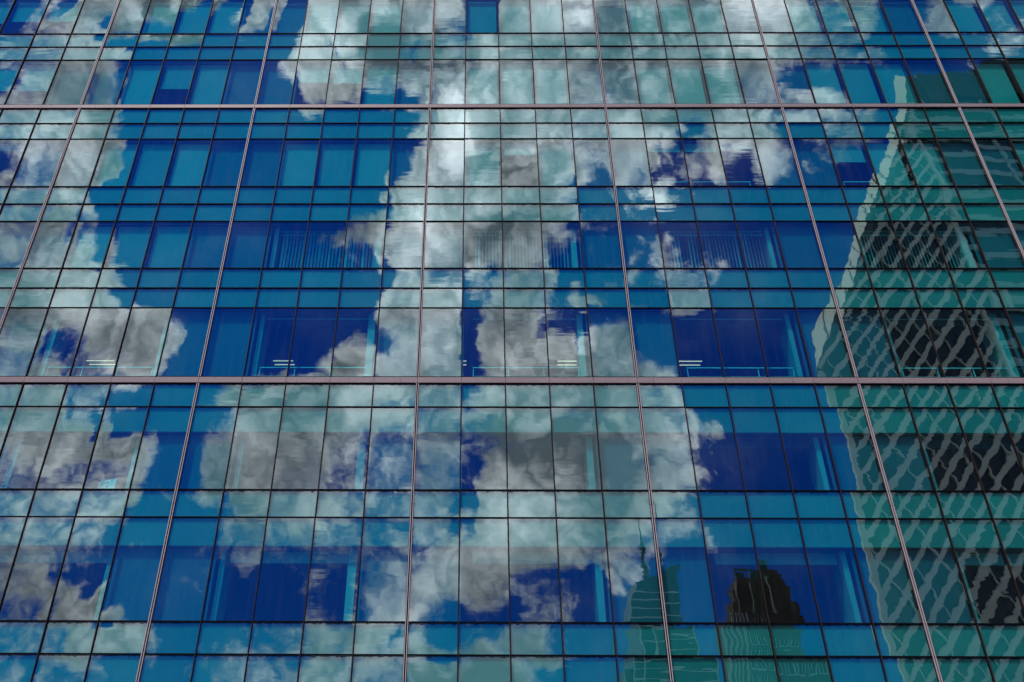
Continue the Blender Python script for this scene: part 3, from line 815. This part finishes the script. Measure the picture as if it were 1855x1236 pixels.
# lattice on the front facet, left of the vertical arris at x = 84
LP = [(57, 8), (57, 58.5), (83.7, 111.0), (83.7, 8)]
for slope, step, wdt, dep in ((1.25, 2.7, 0.68, 0.5), (-2.4, 3.9, 0.20, 0.3)):
    for j in range(-50, 60):
        xs = 57 + j * step
        a, b = (xs, 8.0), (xs + (125 - 8) / slope, 125.0)
        seg = clip_poly(LP, a, b)
        if seg:
            (xa_, za_), (xb_, zb_) = seg
            MB().bar(tl((xa_, YF + dep / 2 + 0.02, za_)), tl((xb_, YF + dep / 2 + 0.02, zb_)), wdt, dep).build('lattice_bar', T['tbar'], tw)
MB().box(*[v - o for v, o in zip((83.7, 84.5), (84, 84))], YF + 0.02 + 90, YF + 0.9 + 90, 0, 111).build('arris', T['tbar'], tw)
MB().box(56.8 - 84, 57.5 - 84, YF + 0.02 + 90, YF + 0.5 + 90, 0, 58.3).build('arris', T['tbar'], tw)
# floor bands right of the arris
z = 6.0
while z < 110:
    MB().box(84.6 - 84, 131.8 - 84, YF + 0.02 + 90, YF + 0.45 + 90, z, z + 1.15).build('floor_band', T['tband'], tw)
    z += 3.9
for x in (96, 108, 120):
    MB().box(x - 84, x + 0.7 - 84, YF + 0.46 + 90, YF + 0.7 + 90, 0, 110).build('fin', T['tband'], tw)
MB().box(86.6 - 84, 98 - 84, YF + 0.02 + 90, YF + 0.5 + 90, 110.8, 119.6).build('roof_screen', T['tdark'], tw)
cyl = MB()
for j in range(12):
    a0, a1 = math.pi * j / 12, math.pi * (j + 1) / 12
    cx0, cy0 = 104 - 6 * math.cos(a0), YF + 2.2 * math.sin(a0)
    cx1, cy1 = 104 - 6 * math.cos(a1), YF + 2.2 * math.sin(a1)
    cyl.poly([tl((cx0, cy0, 110.8)), tl((cx1, cy1, 110.8)), tl((cx1, cy1, 121)), tl((cx0, cy0, 121))])
cyl.poly([tl((104 - 6 * math.cos(math.pi * j / 12), YF + 2.2 * math.sin(math.pi * j / 12), 121)) for j in range(13)])
cyl.build('round_roof_drum', T['tdark'], tw)
MB().box(110.5 - 84, 131.9 - 84, YF + 0.02 + 90, YF + 0.4 + 90, 110.8, 118.8).build('roof_screen', T['tface'], tw)

# --- dark brown stepped tower
dt = tag(empty('brick_tower', (75, -170, 0)), 'dark brown brick tower with stepped shoulders and rooftop steelwork, mirrored low right', 'tower', 'towers mirrored in the glass')
YD = 0.0
def ringbody(mb, x0, x1, d, z0, z1, xt0=None, xt1=None):
    xt0 = x0 if xt0 is None else xt0; xt1 = x1 if xt1 is None else xt1
    a = [(x0, 0, z0), (x1, 0, z0), (x1, -d, z0), (x0, -d, z0)]
    b = [(xt0, 0, z1), (xt1, 0, z1), (xt1, -d, z1), (xt0, -d, z1)]
    for i in range(4):
        j = (i + 1) % 4
        mb.poly([a[i], a[j], b[j], b[i]])
    mb.poly(b)
bb = MB()
ringbody(bb, -8.6, 10.3, 6, 0, 47.4)
bb.build('shaft', T['brown'], dt)
for hx0, hx1, dd, za, zb in ((-8.2, 9.4, 5.6, 47.4, 50.8), (-7.2, 8.2, 5.2, 50.8, 54.6), (-6.2, 6.8, 4.8, 54.6, 57.6)):
    cr = MB(); ringbody(cr, hx0, hx1, dd, za, zb); cr.build('crown_tier', T['brown'], dt)
MB().box(-5.6, 6.2, -4.4, -0.3, 57.6, 58.8).build('parapet', T['brown'], dt)
for j in range(5):
    x = -9.1 + j * 1.15
    MB().box(x, x + 0.5, 0.01, 0.5, 6, 47.2).build('pier', T['pier'], dt)
for j in range(9):
    x = -6.3 + j * 1.5
    MB().box(x, x + 0.35, 0.01, 0.4, 47.8, 57.2).build('crown_rib', T['pier'] if j % 3 == 0 else T['brown'], dt)
wm = MB().box(-0.62, 0.62, 0.01, 0.06, 0, 2.0).mesh('window', T['win'])
wf = MB().box(-0.85, 0.85, 0.062, 0.16, -0.30, -0.02).box(-0.80, -0.625, 0.012, 0.10, -0.02, 2.1).box(0.625, 0.80, 0.012, 0.10, -0.02, 2.1).mesh('surround', T['winf'])
wb = MB().box(-0.06, 0.06, 0.062, 0.1, 0, 2.0).mesh('glazing_bar', T['winf'])
for r_ in range(11):
    for c_, x in enumerate((-2.6, -0.6, 2.2, 4.0, 6.6, 8.6)):
        w = put('window', wm, dt, (x, 0, 43.6 - r_ * 3.6))
        put('surround', wf, w); put('glazing_bar', wb, w)
for x in (-4.8, -2.9, -0.7, 1.6, 3.9):
    MB().box(x, x + 0.16, -3, -2.8, 58.8, 61.8 + random.random() * 0.8).build('roof_post', T['green'], dt)
MB().box(-5.0, 4.6, -3.1, -2.85, 60.4, 60.65).box(-5.0, 4.6, -3.1, -2.85, 61.5, 61.7).build('roof_rail', T['green'], dt)
MB().box(-4.6, -1.2, -4.2, -3.3, 58.8, 61.0).build('cooling_unit', T['green'], dt)
MB().box(0.6, 4.2, -4.2, -3.3, 58.8, 61.5).build('cooling_unit', T['green'], dt)

# --- glass tower with a spire
st = tag(empty('spire_tower', (72, -260, 0)), 'slender dark glass tower with slanted crown and ringed spire, mirrored at bottom', 'tower', 'towers mirrored in the glass')
up = MB()
fr_ = [(-8.6, 67), (-5.4, 82.2), (5.5, 86.0), (4.6, 67)]
up.poly([(x, 0, z) for x, z in fr_]); up.poly([(x, -14, z) for x, z in reversed(fr_)])
for i in range(4):
    a, b = fr_[i], fr_[(i + 1) % 4]
    up.poly([(a[0], 0, a[1]), (b[0], 0, b[1]), (b[0], -14, b[1]), (a[0], -14, a[1])])
up.build('upper_shaft', T['spglass'], st)
lo = MB(); ringbody(lo, -11.0, 11.2, 24, 0, 67.2); lo.build('lower_shaft', T['spglass'], st)
lw = MB(); ringbody(lw, -15.0, -11.02, 20, 0, 53.0); lw.build('side_wing', T['spglass'], st)
for j in range(16):
    z = 5 + j * 3.9
    MB().box(-11.0, 11.2, 0.01, 0.25, z, z + 0.55).build('floor_line', T['spline'], st)
for j in range(4):
    z = 68.2 + j * 3.4
    q = (z - 67) / 15.2
    MB().box(-8.5 + 3.1 * q, 4.55 + 0.6 * q, 0.01, 0.22, z, z + 0.45).build('floor_line', T['spline'], st)
for x in (-10.9, -7.3, 10.9):
    MB().box(x, x + 0.5, 0.26, 0.5, 0, 67.0).build('corner_line', T['spline'], st)
MB().bar((-8.5, 0.12, 67.2), (-5.3, 0.12, 82.0), 0.6, 0.3).build('corner_line', T['spline'], st)
sp = MB()
NS = 10
prof = [(1.3, 83.5), (1.1, 87), (0.75, 94), (0.42, 100), (0.14, 111)]
for (ra, za), (rb_, zb) in zip(prof, prof[1:]):
    for j in range(NS):
        a0, a1 = 2 * math.pi * j / NS, 2 * math.pi * (j + 1) / NS
        sp.poly([(ra * math.cos(a0) + 0.4, -4 + ra * math.sin(a0), za), (ra * math.cos(a1) + 0.4, -4 + ra * math.sin(a1), za),
                 (rb_ * math.cos(a1) + 0.4, -4 + rb_ * math.sin(a1), zb), (rb_ * math.cos(a0) + 0.4, -4 + rb_ * math.sin(a0), zb)])
spo = sp.build('spire', T['spglass'], st)
for j in range(9):
    z = 86 + j * 1.9
    r_ = 1.55 - j * 0.12
    rg = MB()
    for q in range(NS):
        a0, a1 = 2 * math.pi * q / NS, 2 * math.pi * (q + 1) / NS
        rg.poly([(r_ * math.cos(a0) + 0.4, -4 + r_ * math.sin(a0), z), (r_ * math.cos(a1) + 0.4, -4 + r_ * math.sin(a1), z),
                 (r_ * math.cos(a1) + 0.4, -4 + r_ * math.sin(a1), z + 0.7), (r_ * math.cos(a0) + 0.4, -4 + r_ * math.sin(a0), z + 0.7)])
    rg.build('spire_ring', T['green'], spo)
